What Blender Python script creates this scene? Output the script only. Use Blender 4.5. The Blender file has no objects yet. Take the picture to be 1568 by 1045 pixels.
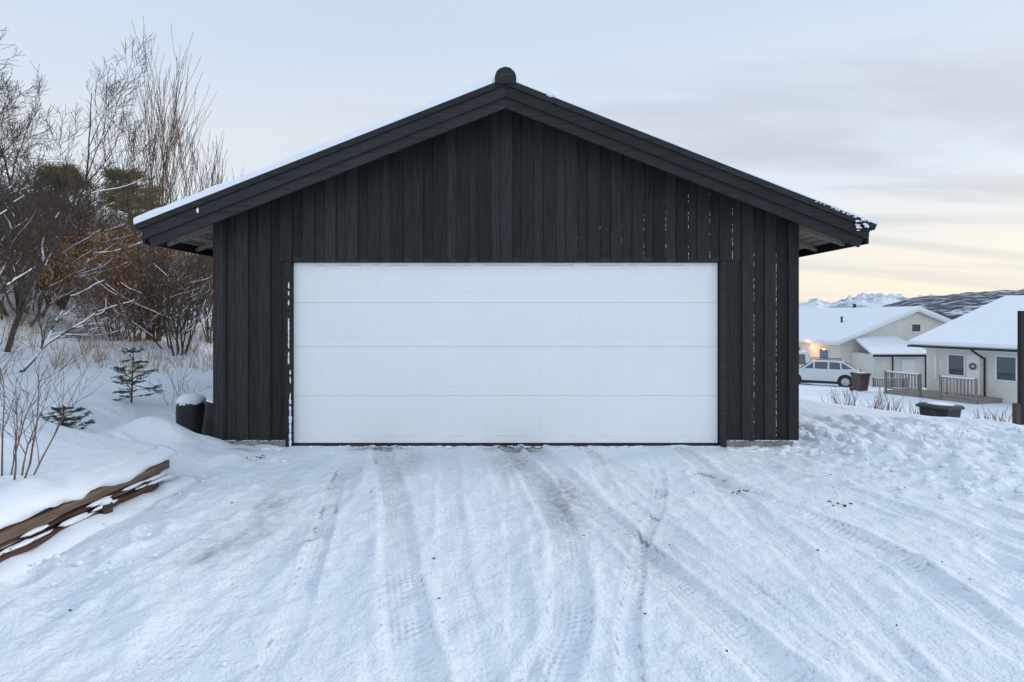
import bpy, bmesh, math, random
import numpy as np
from mathutils import Vector, Matrix
random.seed(7); np.random.seed(7)
scene=bpy.context.scene
R=random.Random(11)

# ------------------------------------------------------------------ noise
def _h(ix,iy,s):
    n=(ix*374761393+iy*668265263+s*144269504)&0xffffffff
    n=((n^(n>>13))*1274126177)&0xffffffff
    return ((n^(n>>16))&0xffff)/65535.0
def vn(x,y,s=0):
    x=np.asarray(x,dtype=float);y=np.asarray(y,dtype=float)
    xi=np.floor(x).astype(np.int64);yi=np.floor(y).astype(np.int64)
    fx=x-xi;fy=y-yi
    fx=fx*fx*(3-2*fx);fy=fy*fy*(3-2*fy)
    a=_h(xi,yi,s);b=_h(xi+1,yi,s);c=_h(xi,yi+1,s);d=_h(xi+1,yi+1,s)
    return (a*(1-fx)+b*fx)*(1-fy)+(c*(1-fx)+d*fx)*fy
def fbm(x,y,o=4,s=0):
    t=0;a=.5;f=1.;
    for i in range(o):
        t=t+a*(vn(x*f+i*17.3,y*f-i*9.1,s+i)-.5)*2
        a*=.5;f*=2.03
    return t
def sst(t):
    t=np.clip(t,0,1);return t*t*(3-2*t)

# ------------------------------------------------------------------ materials
def newmat(name):
    m=bpy.data.materials.new(name);m.use_nodes=True
    nt=m.node_tree
    return m,nt,nt.nodes["Principled BSDF"]
def pmat(name,c,rough=.6,var=.15,scale=6,bump=0.,bscale=40,metal=0.,stretch=(1,1,1),spec=.5,coords='Object'):
    m,nt,b=newmat(name)
    tc=nt.nodes.new('ShaderNodeTexCoord');mp=nt.nodes.new('ShaderNodeMapping')
    mp.inputs['Scale'].default_value=stretch
    nt.links.new(tc.outputs[coords],mp.inputs[0])
    n=nt.nodes.new('ShaderNodeTexNoise');n.inputs['Scale'].default_value=scale;n.inputs['Detail'].default_value=2
    nt.links.new(mp.outputs[0],n.inputs['Vector'])
    r=nt.nodes.new('ShaderNodeValToRGB')
    r.color_ramp.elements[0].position=.3;r.color_ramp.elements[1].position=.7
    r.color_ramp.elements[0].color=tuple(max(0,v*(1-var)) for v in c)+(1,)
    r.color_ramp.elements[1].color=tuple(min(1,v*(1+var)) for v in c)+(1,)
    nt.links.new(n.outputs['Fac'],r.inputs[0]);nt.links.new(r.outputs[0],b.inputs['Base Color'])
    b.inputs['Roughness'].default_value=rough;b.inputs['Metallic'].default_value=metal
    b.inputs['Specular IOR Level'].default_value=spec
    if bump>0:
        n2=nt.nodes.new('ShaderNodeTexNoise');n2.inputs['Scale'].default_value=bscale;n2.inputs['Detail'].default_value=3
        nt.links.new(mp.outputs[0],n2.inputs['Vector'])
        bp=nt.nodes.new('ShaderNodeBump');bp.inputs['Strength'].default_value=bump;bp.inputs['Distance'].default_value=.01
        nt.links.new(n2.outputs['Fac'],bp.inputs['Height']);nt.links.new(bp.outputs[0],b.inputs['Normal'])
    return m
def woodmat(name,c,isl=.35,rough=.75,stretch=(30,30,1.6),spec=.25,con=1.5):
    m,nt,b=newmat(name);L=nt.links
    tc=nt.nodes.new('ShaderNodeTexCoord');mp=nt.nodes.new('ShaderNodeMapping');mp.inputs['Scale'].default_value=stretch
    L.new(tc.outputs['Object'],mp.inputs[0])
    g=nt.nodes.new('ShaderNodeNewGeometry')
    add=nt.nodes.new('ShaderNodeVectorMath');add.operation='ADD'
    mul=nt.nodes.new('ShaderNodeMath');mul.operation='MULTIPLY';mul.inputs[1].default_value=53
    L.new(g.outputs['Random Per Island'],mul.inputs[0]);L.new(mul.outputs[0],add.inputs[1]);L.new(mp.outputs[0],add.inputs[0])
    n=nt.nodes.new('ShaderNodeTexNoise');n.inputs['Scale'].default_value=1.6;n.inputs['Detail'].default_value=6;n.inputs['Roughness'].default_value=.65
    L.new(add.outputs[0],n.inputs['Vector'])
    r=nt.nodes.new('ShaderNodeValToRGB')
    r.color_ramp.elements[0].position=.32;r.color_ramp.elements[1].position=.72
    r.color_ramp.elements[0].color=tuple(v*.55 for v in c)+(1,);r.color_ramp.elements[1].color=tuple(min(1,v*con) for v in c)+(1,)
    L.new(n.outputs['Fac'],r.inputs[0])
    mr=nt.nodes.new('ShaderNodeMapRange');mr.inputs['To Min'].default_value=1-isl;mr.inputs['To Max'].default_value=1+isl
    L.new(g.outputs['Random Per Island'],mr.inputs['Value'])
    mx=nt.nodes.new('ShaderNodeMixRGB');mx.blend_type='MULTIPLY';mx.inputs[0].default_value=1
    L.new(r.outputs[0],mx.inputs[1]);L.new(mr.outputs[0],mx.inputs[2])
    L.new(mx.outputs[0],b.inputs['Base Color'])
    bp=nt.nodes.new('ShaderNodeBump');bp.inputs['Strength'].default_value=.5;bp.inputs['Distance'].default_value=.004
    L.new(n.outputs['Fac'],bp.inputs['Height']);L.new(bp.outputs[0],b.inputs['Normal'])
    b.inputs['Roughness'].default_value=rough;b.inputs['Specular IOR Level'].default_value=spec
    return m

# snow ground
def snow_mat():
    m,nt,b=newmat("snow_ground");L=nt.links;N=nt.nodes.new
    tc=N('ShaderNodeTexCoord')
    def noise(sc,det=4,ro=.5):
        n=N('ShaderNodeTexNoise');n.inputs['Scale'].default_value=sc;n.inputs['Detail'].default_value=det;n.inputs['Roughness'].default_value=ro
        L.new(tc.outputs['Object'],n.inputs['Vector']);return n.outputs['Fac']
    def attr(nm):
        a=N('ShaderNodeAttribute');a.attribute_name=nm;return a.outputs['Fac']
    def math(op,a,b2=None,clamp=False):
        n=N('ShaderNodeMath');n.operation=op;n.use_clamp=clamp
        for i,v in enumerate((a,b2)):
            if v is None: continue
            if isinstance(v,(int,float)): n.inputs[i].default_value=v
            else: L.new(v,n.inputs[i])
        return n.outputs[0]
    r=N('ShaderNodeValToRGB');r.color_ramp.elements[0].position=.3;r.color_ramp.elements[1].position=.7
    r.color_ramp.elements[0].color=(.78,.84,.92,1);r.color_ramp.elements[1].color=(.87,.91,.955,1)
    L.new(noise(1.3,4),r.inputs[0])
    dn=math('MULTIPLY',attr('dirt'),math('SUBTRACT',math('MULTIPLY',noise(14,5,.7),3.0),.75),True)
    mx=N('ShaderNodeMixRGB');L.new(dn,mx.inputs[0]);L.new(r.outputs[0],mx.inputs[1]);mx.inputs[2].default_value=(.25,.245,.24,1)
    L.new(mx.outputs[0],b.inputs['Base Color'])
    b.inputs['Roughness'].default_value=.65;b.inputs['Specular IOR Level'].default_value=.25
    v=attr('trk_v');u=attr('trk_u');k=attr('trk_m')
    t=math('SINE',math('ADD',math('MULTIPLY',v,135.),math('MULTIPLY',math('ABSOLUTE',u),55.)))
    t2=math('SINE',math('MULTIPLY',u,170.))
    tread=math('MULTIPLY',math('MULTIPLY',math('ADD',t,math('MULTIPLY',t2,.6)),k),.0058)
    brk=math('SUBTRACT',math('MULTIPLY',noise(3.1,3,.6),4.2),1.70,True)
    tread=math('MULTIPLY',tread,brk)
    hsum=math('ADD',math('MULTIPLY',noise(7,5,.62),.050),math('MULTIPLY',noise(48,2,.6),.010))
    hsum=math('ADD',hsum,tread)
    bp=N('ShaderNodeBump');bp.inputs['Strength'].default_value=.9;bp.inputs['Distance'].default_value=1.0
    L.new(hsum,bp.inputs['Height']);L.new(bp.outputs[0],b.inputs['Normal'])
    return m
M_snow=snow_mat()
M_snow2=pmat("snow_cover",(.84,.88,.935),.6,.03,3,.6,18,spec=.25)
M_clad=woodmat("charcoal_cladding",(.0255,.0255,.0265),.36)
M_barge=woodmat("charcoal_trim",(.028,.029,.031),.25,stretch=(1.6,30,30))
M_soff=woodmat("soffit_boards",(.22,.18,.14),.3,stretch=(30,1.6,30))
M_door=pmat("white_garage_door",(.85,.87,.865),.42,.015,1.2,.06,260,spec=.35)
M_black=pmat("black_rubber",(.012,.012,.013),.6,.2,8,.2,60)
M_conc=pmat("concrete",(.30,.28,.25),.85,.3,9,.8,60)
M_oldwood=woodmat("weathered_timber",(.125,.088,.062),.4,stretch=(30,1.3,45),con=2.0)
M_redwood=woodmat("rotten_timber",(.070,.036,.027),.4,stretch=(22,1.6,40),con=1.9)
M_bark=pmat("dark_bark",(.070,.055,.047),.85,.35,14,0,60)
M_bark2=pmat("brown_bark",(.150,.095,.062),.85,.35,6,.0,60)
M_bark3=pmat("red_twigs",(.20,.09,.06),.8,.3,6)
M_leaf=pmat("dry_leaves",(.42,.21,.08),.8,.4,2.5)
M_grass=pmat("dry_grass",(.38,.26,.14),.8,.35,2.5)
M_needle=pmat("spruce_needles",(.045,.080,.050),.7,.4,5)
M_pineb=pmat("pine_needles",(.115,.105,.035),.7,.4,3)
M_wallw=pmat("cream_siding",(.74,.72,.66),.7,.05,2)
M_white=pmat("white_trim",(.80,.80,.78),.5,.03,2)
M_glass=pmat("window_glass",(.05,.07,.09),.08,.2,1,spec=.9)
M_dark=pmat("dark_metal",(.02,.02,.022),.5,.2,5,spec=.3)
M_grey=woodmat("grey_deck_wood",(.26,.24,.215),.3)
M_carw=pmat("car_paint",(.62,.65,.68),.25,.03,2,metal=.2)
M_tyre=pmat("tyre_rubber",(.02,.02,.02),.8,.1,4)
M_rim=pmat("alloy_rim",(.45,.46,.48),.35,.1,4,metal=.7)
M_red=pmat("red_plastic",(.35,.02,.02),.4,.1,4)
M_brown=pmat("brown_plastic",(.065,.042,.035),.5,.15,4)
M_green=pmat("dark_green_plastic",(.018,.035,.026),.5,.15,4)
def siding(m,axis='Z',sc=7.):
    nt=m.node_tree;b=nt.nodes["Principled BSDF"]
    tc=nt.nodes.new('ShaderNodeTexCoord');w=nt.nodes.new('ShaderNodeTexWave');w.bands_direction=axis;w.wave_profile='SAW';w.inputs['Scale'].default_value=sc/6.283*1.0
    nt.links.new(tc.outputs['Object'],w.inputs['Vector'])
    bp=nt.nodes.new('ShaderNodeBump');bp.inputs['Distance'].default_value=.02;bp.inputs['Strength'].default_value=.8
    nt.links.new(w.outputs['Fac'],bp.inputs['Height']);nt.links.new(bp.outputs[0],b.inputs['Normal'])
siding(M_wallw,'Z',14)

# ------------------------------------------------------------------ object helpers
def link(o,parent=None):
    scene.collection.objects.link(o)
    if parent: o.parent=parent
    return o
def empty(name,loc=(0,0,0),rz=0.):
    e=bpy.data.objects.new(name,None);e.location=loc;e.rotation_euler=(0,0,rz);e.empty_display_size=.3
    return link(e)
def meshobj(name,V,F,mat,parent=None,smooth=False):
    me=bpy.data.meshes.new(name);me.from_pydata([tuple(v) for v in V],[],F);me.update()
    me.materials.append(mat)
    if smooth:
        me.polygons.foreach_set('use_smooth',[True]*len(me.polygons))
    o=bpy.data.objects.new(name,me)
    return link(o,parent)
class MB:
    def __init__(s): s.V=[];s.F=[]
    def prism_xz(s,poly,y0,y1):
        b=len(s.V);n=len(poly)
        s.V+=[(p[0],y0,p[1]) for p in poly]+[(p[0],y1,p[1]) for p in poly]
        s.F.append(tuple(range(b,b+n)));s.F.append(tuple(range(b+2*n-1,b+n-1,-1)))
        for i in range(n):
            j=(i+1)%n;s.F.append((b+i,b+n+i,b+n+j,b+j))
    def box(s,x0,x1,y0,y1,z0,z1):
        s.prism_xz([(x0,z0),(x1,z0),(x1,z1),(x0,z1)],y0,y1)
    def obox(s,mtx,sx,sy,sz):
        b=len(s.V)
        for dz in(-1,1):
            for dx,dy in((-1,-1),(1,-1),(1,1),(-1,1)):
                s.V.append(tuple(mtx@Vector((dx*sx/2,dy*sy/2,dz*sz/2))))
        s.F+=[(b+3,b+2,b+1,b),(b+4,b+5,b+6,b+7)]+[(b+i,b+(i+1)%4,b+4+(i+1)%4,b+4+i) for i in range(4)]
    def blob(s,c,r,seg=8,rings=5,jit=.2,rnd=R):
        b=len(s.V)
        s.V.append((c[0],c[1],c[2]-r[2]))
        for i in range(1,rings):
            ph=-math.pi/2+math.pi*i/rings
            for k in range(seg):
                th=2*math.pi*k/seg;q=1+rnd.uniform(-jit,jit)
                s.V.append((c[0]+r[0]*math.cos(ph)*math.cos(th)*q,c[1]+r[1]*math.cos(ph)*math.sin(th)*q,c[2]+r[2]*math.sin(ph)*q))
        s.V.append((c[0],c[1],c[2]+r[2]));top=len(s.V)-1
        for k in range(seg):
            s.F.append((b,b+1+(k+1)%seg,b+1+k))
            for i in range(rings-2):
                a=b+1+i*seg;s.F.append((a+k,a+(k+1)%seg,a+seg+(k+1)%seg,a+seg+k))
            a=b+1+(rings-2)*seg;s.F.append((a+k,a+(k+1)%seg,top))
    def cyl(s,p0,p1,r0,r1,n=12,cap=True):
        p0=Vector(p0);p1=Vector(p1);d=(p1-p0).normalized()
        a=d.orthogonal().normalized();c=d.cross(a);b=len(s.V)
        for p,r in((p0,r0),(p1,r1)):
            for k in range(n):
                t=2*math.pi*k/n;s.V.append(tuple(p+a*r*math.cos(t)+c*r*math.sin(t)))
        for k in range(n): s.F.append((b+k,b+(k+1)%n,b+n+(k+1)%n,b+n+k))
        if cap: s.F.append(tuple(range(b+n-1,b-1,-1)));s.F.append(tuple(range(b+n,b+2*n)))
    def obj(s,name,mat,parent=None,smooth=False,bevel=0):
        o=meshobj(name,s.V,s.F,mat,parent,smooth)
        if bevel:
            md=o.modifiers.new('bevel','BEVEL');md.width=bevel;md.segments=2;md.limit_method='ANGLE'
        return o

# ------------------------------------------------------------------ terrain
def catmull(pts,n=8):
    P=[np.array(p,float) for p in pts];P=[2*P[0]-P[1]]+P+[2*P[-1]-P[-2]];out=[]
    for i in range(1,len(P)-2):
        for k in range(n):
            t=k/n;a,b,c,d=P[i-1],P[i],P[i+1],P[i+2]
            out.append(.5*((2*b)+(-a+c)*t+(2*a-5*b+4*c-d)*t*t+(-a+3*b-3*c+d)*t**3))
    out.append(P[-2]);return np.array(out)
def S_of(x,y): return (x-7.05)*.86+(y-1.1)*.51
def H(x,y):
    x=np.asarray(x,float);y=np.asarray(y,float)
    b=sst((y+1.5)/.9)
    wob=.02*fbm(x*0+3,y*2.3,2,5)
    x0=-3.12*(1-b)-3.8*b+wob
    u=x0-x
    un=np.maximum(u,0)
    left=(.315+.04*fbm(y*1.7,x*0,2,77))*(1-b)*sst(u/.06)+un*(.20+.05*b)
    left=left-.10*b*sst(un/.6)
    left=left+.10*np.maximum(-x-8.5,0)
    left=np.where(left>3,3+2.4*(1-np.exp(-(left-3)/2.4)),left)
    lm=sst(un/1.2)
    left=left+lm*(.16*fbm(x*.55,y*.55,3,21)+.06*fbm(x*1.9,y*1.9,3,22)+.04*(1-b)*sst(un/.3))
    def g(cx,cy,sx,sy,a): return a*np.exp(-((x-cx)/sx)**2-((y-cy)/sy)**2)
    z=left
    z=z+g(-3.75,-.42,.42,.34,.33)+g(-4.25,-.4,.5,.35,.20)+g(-3.35,-.85,.22,.3,.13)+g(-3.25,-.22,.22,.18,.08)+g(-2.95,-.55,.16,.2,.05)
    s=S_of(x,y)
    rm=sst((x-3.3)/1.2)*sst((y+3.2)/2.2)*(1-sst((y-3)/3))
    z=z+rm*.06*np.exp(-((s+1.7)/1.1)**2)
    lum=sst((x-2.9)/.9)*sst((y+2.6)/1.8)*(1-sst((y-1.2)/1.0))*(1-sst((s+.3)/.9))
    f=fbm(x*2.9,y*2.9,3,31)
    z=z+lum*(.080*np.abs(f)*2+.055*np.maximum(fbm(x*7,y*7,2,41)-.05,0)+.07*fbm(x*1.2,y*1.2,2,43))
    z=z+g(4.1,-.5,.5,.3,.08)+g(5.2,-1.0,.8,.35,.10)
    dr=-1.75*sst((s+.3)/4.6)-.045*np.clip(s-5,0,90)-.04*np.clip(y-22,0,60)*sst(s/10)
    z=z+dr+sst(s/8)*.10*fbm(x*.5,y*.5,3,51)*(s<60)
    return z
TR=[([(-1.44,-.0),(-.95,-1.8),(-.64,-3.1),(-.46,-3.8),(-.33,-4.25),(-.1,-5.3)],.105,1.0),
    ([(.04,.0),(.37,-2),(.42,-3.1),(.36,-3.8),(.2,-4.25),(-.1,-5.3)],.10,.8),
    ([(.34,.0),(.66,-1.8),(.92,-3),(1.08,-3.57),(1.22,-4.25),(1.5,-5.3)],.11,1.0),
    ([(1.54,-1.0),(1.28,-2.0),(.99,-2.66),(.7,-3.64),(.57,-4.25),(.4,-5.3)],.045,.55),
    ([(1.0,-.2),(.93,-1.6),(1.2,-2.6),(1.45,-3.6),(1.62,-5.3)],.07,.5),
    ([(2.04,-.1),(1.97,-1.6),(1.93,-2.66),(1.86,-3.57),(1.77,-4.25),(1.6,-5.3)],.10,.8),
    ([(1.9,-1.2),(2.2,-1.9),(2.5,-2.75),(2.48,-3.5),(2.44,-4.0),(2.4,-5.3)],.11,.75),
    ([(-1.7,0),(-1.45,-1.8),(-1.48,-3.17),(-1.53,-4.04),(-1.7,-5.3)],.12,.55),
    ([(-.66,0),(-.42,-2.13),(-.24,-3.4),(-.1,-4.2),(.0,-5.3)],.09,.42),
    ([(-1.64,-1),(-1.18,-3.17),(-1.05,-3.83),(-.9,-5.3)],.06,.5),
    ([(-.2,0),(.0,-1.8),(.12,-3.2),(.1,-5.3)],.06,.35),
    ([(-2.0,-.4),(-2.1,-1.8),(-2.3,-3.0),(-2.6,-5.3)],.12,.5),
    ([(-1.3,-.4),(-1.75,-1.8),(-2.0,-3.0),(-2.1,-5.3)],.10,.38),
    ([(2.7,-.9),(3.1,-2.0),(3.3,-3.2),(3.4,-5.3)],.10,.5),
    ([(.9,0),(1.3,-1.5),(1.5,-3),(1.9,-5.3)],.09,.38)]
def axis(lo,hi,d,far_lo,far_hi,g=1.11):
    a=list(np.arange(lo,hi+1e-6,d));st=d;p=a[-1];r=[]
    while p<far_hi:
        st*=g;p+=st;r.append(p)
    st=d;p=lo;l=[]
    while p>far_lo:
        st*=g;p-=st;l.append(p)
    return np.array(l[::-1]+a+r)
xs=axis(-4.7,7.2,.020,-9000,9000);ys=axis(-4.6,.5,.020,-4000,9000)
X,Y=np.meshgrid(xs,ys)
Z=H(X,Y)
drv=sst((X+3.05)/.25)*(1-sst((X-3.4)/1.0))*(1-sst((Y-.4)/.6))*sst((Y+14)/4)
near=(np.abs(X)<12)&(Y<4)&(Y>-12)
Z=Z+np.where(near,drv*sst((.1-Y)/.5)*(.032*fbm(X*1.6,Y*1.0,3,61)+.020*fbm(X*4.5,Y*2.2,3,62)+.016*np.maximum(fbm(X*6,Y*5,3,63)-.08,0)*2),0)
side=(1-drv)*near
Z=Z+side*.012*fbm(X*8,Y*8,3,64)
lside=sst((X+3.1)/.1)*(1-sst((X+1.9)/.9))*(1-sst((Y+.05)/.1))*near
Z=Z+lside*(.06*np.maximum(fbm(X*4,Y*4,3,65),0)+.06*sst((-2.5-X)/.5)*fbm(X*2,Y*2,2,66))
Tm=np.zeros_like(X);Tu=np.zeros_like(X);Tv=np.zeros_like(X);D=np.zeros_like(X)
iy=np.where((ys>-5.4)&(ys<.06))[0];ix=np.where((xs>-3.05)&(xs<4.2))[0]
sl=np.ix_(iy,ix);x=X[sl];y=Y[sl];zz=np.zeros_like(x)
tm=np.zeros_like(x);tu=np.zeros_like(x);tv=np.zeros_like(x);dd=np.zeros_like(x)
wx=x+.035*fbm(x*.9,y*1.6,2,101)
for ti,(pts,w,amp) in enumerate(TR):
    P=catmull(pts,7);best=np.full(x.shape,9.);U=np.zeros_like(x);Vv=np.zeros_like(x);acc=0
    for i in range(len(P)-1):
        a=P[i];b_=P[i+1];e=b_-a;l=np.hypot(*e);e=e/l
        t=np.clip((wx-a[0])*e[0]+(y-a[1])*e[1],0,l)
        dx=wx-a[0]-e[0]*t;dy=y-a[1]-e[1]*t;dist=np.hypot(dx,dy);sg=np.sign(e[0]*dy-e[1]*dx)
        m=dist<best;best=np.where(m,dist,best);U=np.where(m,dist*sg,U);Vv=np.where(m,acc+t,Vv);acc+=l
    ww=w*(1+.12*fbm(x*0+ti*5,Vv*1.5,2,80))
    inside=1-sst((best-ww*.75)/(ww*.5))
    rim=np.exp(-((best-ww*1.40)/(ww*.30))**2)
    var=.40+.85*vn(Vv*1.3,x*0+ti,90)*vn(x*3,y*3,95)*1.4
    zz+=amp*var*(-.024*inside+.018*rim*(.2+1.4*vn(Vv*6,U*8+ti,91)))
    mk=inside*amp*var
    tu=np.where(mk>tm,U,tu);tv=np.where(mk>tm,Vv,tv);tm=np.maximum(tm,mk)
    dd+=inside*amp*.22*(.1+1.4*vn(Vv*.9,x*0+ti,92))*sst((y+4.4)/3.5)
Z[sl]+=zz;Tm[sl]=tm;Tu[sl]=tu;Tv[sl]=tv
def g2(cx,cy,sx,sy,a): return a*np.exp(-((x-cx)/sx)**2-((y-cy)/sy)**2)
dd+=g2(-1.5,-.10,.30,.10,1.1)+g2(.08,-.10,.26,.10,1.1)+g2(.5,-1.9,.16,.7,.7)+g2(-1.75,-2.6,.25,.5,.4)+g2(-1.0,-.7,.15,.6,.4)+g2(-.2,-.5,.9,.4,.15)
dd+=g2(.1,-.7,.2,.6,.5)+g2(1.0,-2.9,.3,.6,.25)+g2(-2.9,-.35,.12,.06,.6)+g2(-1.9,-2.0,.12,.2,.5)+g2(-1.9,-3.0,.10,.2,.4)
D[sl]=dd
for (cx,cy,a) in [(3.55,-2.65,.3),(3.2,-3.1,.2),(3.9,-2.2,.1),(2.9,-3.6,.5),(4.3,-1.8,0.4),(3.0,-1.4,.9),(-2.75,-1.9,.2),(-2.5,-2.6,.3),(-2.8,-3.3,.1),(2.75,-.75,.4)]:
    c,s_=math.cos(a),math.sin(a);px=(X-cx)*c+(Y-cy)*s_;py=-(X-cx)*s_+(Y-cy)*c
    q=(px/.07)**2+(py/.14)**2
    Z+=-.05*np.exp(-q**1.3)+.010*np.exp(-(np.sqrt(q)-1.6)**2/.12)
inb=(np.abs(X)<3.36)&(Y>.12)&(Y<7.3);Z=np.where(inb,-.02,Z)
ny,nx=X.shape
V=np.stack([X,Y,Z],-1).reshape(-1,3)
idx=np.arange(nx*ny).reshape(ny,nx)
Q=np.stack([idx[:-1,:-1],idx[:-1,1:],idx[1:,1:],idx[1:,:-1]],-1).reshape(-1,4)
me=bpy.data.meshes.new("snowy_ground")
me.vertices.add(len(V));me.vertices.foreach_set('co',V.ravel())
me.loops.add(Q.size);me.loops.foreach_set('vertex_index',Q.ravel().astype(np.int32))
me.polygons.add(len(Q));me.polygons.foreach_set('loop_start',np.arange(0,Q.size,4,dtype=np.int32))
me.polygons.foreach_set('loop_total',np.full(len(Q),4,dtype=np.int32))
me.polygons.foreach_set('use_smooth',np.ones(len(Q),dtype=bool))
me.update();me.validate()
for nm,arr in(('dirt',D),('trk_m',Tm),('trk_u',Tu),('trk_v',Tv)):
    a=me.attributes.new(nm,'FLOAT','POINT');a.data.foreach_set('value',arr.ravel().astype(np.float32))
me.materials.append(M_snow)
link(bpy.data.objects.new("snowy_ground",me))
def hz(x,y): return float(H(np.array([x]),np.array([y]))[0])

# ------------------------------------------------------------------ garage
gar=empty("garage")
PK=4.10;SL=.394;EX=4.0;YB=7.3;HW=3.38
def rt(x): return PK-SL*abs(x)
DX0,DX1,DZ1=-2.505,2.495,2.16
TH=.12
w=MB()
def top(x,k=.0): return rt(x)-TH-.01-k
w.prism_xz([(-HW,.09),(DX0-.05,.09),(DX0-.05,top(DX0-.05)),(-HW,top(HW))],0,.12)
w.prism_xz([(DX1+.05,.09),(HW,.09),(HW,top(HW)),(DX1+.05,top(DX1+.05))],0,.12)
w.prism_xz([(DX0-.05,DZ1+.03),(DX1+.05,DZ1+.03),(DX1+.05,top(DX1+.05)),(0,top(0)),(DX0-.05,top(DX0-.05))],0.002,.12)
w.obj("front_wall",M_clad,gar)
w=MB()
w.box(-HW,-HW+.12,.12,7.0,.09,top(HW));w.box(HW-.12,HW,.12,7.0,.09,top(HW))
w.prism_xz([(-HW+.12,.09),(HW-.12,.09),(HW-.12,top(HW)),(0,top(0)),(-HW+.12,top(HW))],6.88,7.0)
w.obj("side_walls",M_clad,gar)
w=MB();pitch=.256;edges=[]
k=-13
while k<=13:
    cx=k*pitch+.0+R.uniform(-.006,.006);hw=.068+R.uniform(-.004,.004)
    x0,x1=cx-hw,cx+hw
    if x1>HW+.02 or x0<-HW-.02:
        k+=1;continue
    zb=.085+R.uniform(-.01,.01)
    yo=-.030+R.uniform(-.004,.002)
    if x0<DX1+.03 and x1>DX0-.03:
        zb=DZ1+R.uniform(-.003,.003)
    if x0<0<x1: poly=[(x0,zb),(x1,zb),(x1,top(x1,.005)),(0,top(0,.005)),(x0,top(x0,.005))]
    else: poly=[(x0,zb),(x1,zb),(x1,top(x1,.005)),(x0,top(x0,.005))]
    w.prism_xz(poly,yo,-.001);edges.append((x0,x1,zb,top(x0)))
    xa,xb=x1-.008,x1+pitch-2*.068+.008
    if xb<HW-.02:
        zb2=zb if not(xa<DX1+.03 and xb>DX0-.03) else DZ1+.001
        if xa>0 or xb<0: w.prism_xz([(xa,zb2),(xb,zb2),(xb,top(xb,.008)),(xa,top(xa,.008))],-.009,-.0005)
    k+=1
w.box(-HW-.03,-HW+.09,-.032,-.001,.08,top(HW,.02));w.box(HW-.09,HW+.03,-.032,-.001,.08,top(HW,.02))
w.obj("cladding_boards",M_clad,gar,bevel=.004)
w=MB()
yy=.1
while yy<6.9:
    for sx in(-1,1):
        a,b=(-HW-.022,-HW-.001) if sx<0 else (HW+.001,HW+.022)
        w.box(a,b,yy,yy+.13,.08,top(HW,.03))
    yy+=.256
w.obj("side_cladding_boards",M_clad,gar,bevel=.003)
w=MB();w.box(-HW+.03,DX0-.02,-.020,.3,-.3,.082);w.box(DX1+.02,HW-.03,-.020,.3,-.3,.082)
w.box(-HW+.03,-HW+.2,.3,6.95,-.3,.085);w.box(HW-.2,HW-.03,.3,6.95,-.3,.085)
w.box(DX0-.02,DX1+.02,.02,.5,-.3,.0)
w.obj("concrete_foundation",M_conc,gar,bevel=.008)
w=MB()
w.box(DX0-.06,DX0-.004,-.036,.14,.0,DZ1);w.box(DX1+.012,DX1+.07,-.036,.14,.0,DZ1);
w.box(DX0-.004,DX1+.012,-.012,.14,DZ1,DZ1+.05)
w.obj("door_frame",M_barge,gar,bevel=.003)
w=MB();w.box(DX0,DX1,.05,.13,-.01,.030);w.obj("door_bottom_seal",M_black,gar)
secs=[(.031,.588),(.588,1.166),(1.166,1.685),(1.685,2.158)]
rows=[(.12,.45),(.70,1.045),(1.275,1.62),(1.81,2.09)]
w=MB()
for a,b in secs:
    w.box(DX0+.001,DX1-.001,.055,.10,a+.0014,b-.0014)
w.obj("door_sections",M_door,gar,bevel=.0035)
w=MB();w.box(DX0+.001,DX1-.001,.0590,.12,.033,2.156);w.obj("door_backing",pmat("door_gasket",(.40,.41,.41),.6),gar)
V_=[];F_=[]
def ring(x0,x1,z0,z1):
    b=len(V_);prof=[(0,.0549),(.008,.0516),(.015,.0516),(.024,.0547),(.034,.0538)]
    for ins,yy in prof:
        for (xx,zz_) in((x0+ins,z0+ins),(x1-ins,z0+ins),(x1-ins,z1-ins),(x0+ins,z1-ins)): V_.append((xx,yy,zz_))
    for r_ in range(len(prof)-1):
        for c in range(4):
            d=(c+1)%4;F_.append((b+r_*4+c,b+r_*4+d,b+r_*4+4+d,b+r_*4+4+c))
    e=b+4*(len(prof)-1);F_.append((e,e+1,e+2,e+3))
for r_,(z0,z1) in enumerate(rows):
    for c in range(7):
        x0=-2.155+c*.639
        ring(x0,x0+.49,z0,z1)
meshobj("door_panel_embossing",V_,F_,M_door,gar)
w=MB()
for c in range(7):
    for j in range(6):
        x0=-2.18+c*.65+j*.085
        if R.random()<.85: w.blob((x0,.05,2.116+R.uniform(-.002,.002)),(.06,.008,.007),6,4)
w.obj("door_frost_highlight",M_snow2,gar,True)  # white blobs stand in for bright frost reflections along the door top
w=MB()
w.prism_xz([(-EX,rt(EX)),(0,PK),(EX,rt(EX)),(EX,rt(EX)-TH),(0,PK-TH),(-EX,rt(EX)-TH)],-.39,YB)
w.obj("roof",M_barge,gar)
w=MB()
for sg in(-1,1):
    for (a,b,y0,y1,ex) in((-.012,.055,-.475,-.392,.03),(.056,.175,-.452,-.392,.0),(.170,.290,-.420,-.391,-.02)):
        e=EX+ex
        w.prism_xz([(0,PK-a),(sg*(e+ -a*.36),rt(e-a*.36)-a),(sg*(e-b*.36),rt(e-b*.36)-b),(0,PK-b)],y0,y1)
    x0,x1=sorted((sg*(EX-.03),sg*EX))
    w.box(x0,x1,-.388,YB,rt(EX)-.20,rt(EX)-.005)
w.obj("barge_boards",M_barge,gar,bevel=.004)
w=MB();x=HW+.06
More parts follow.
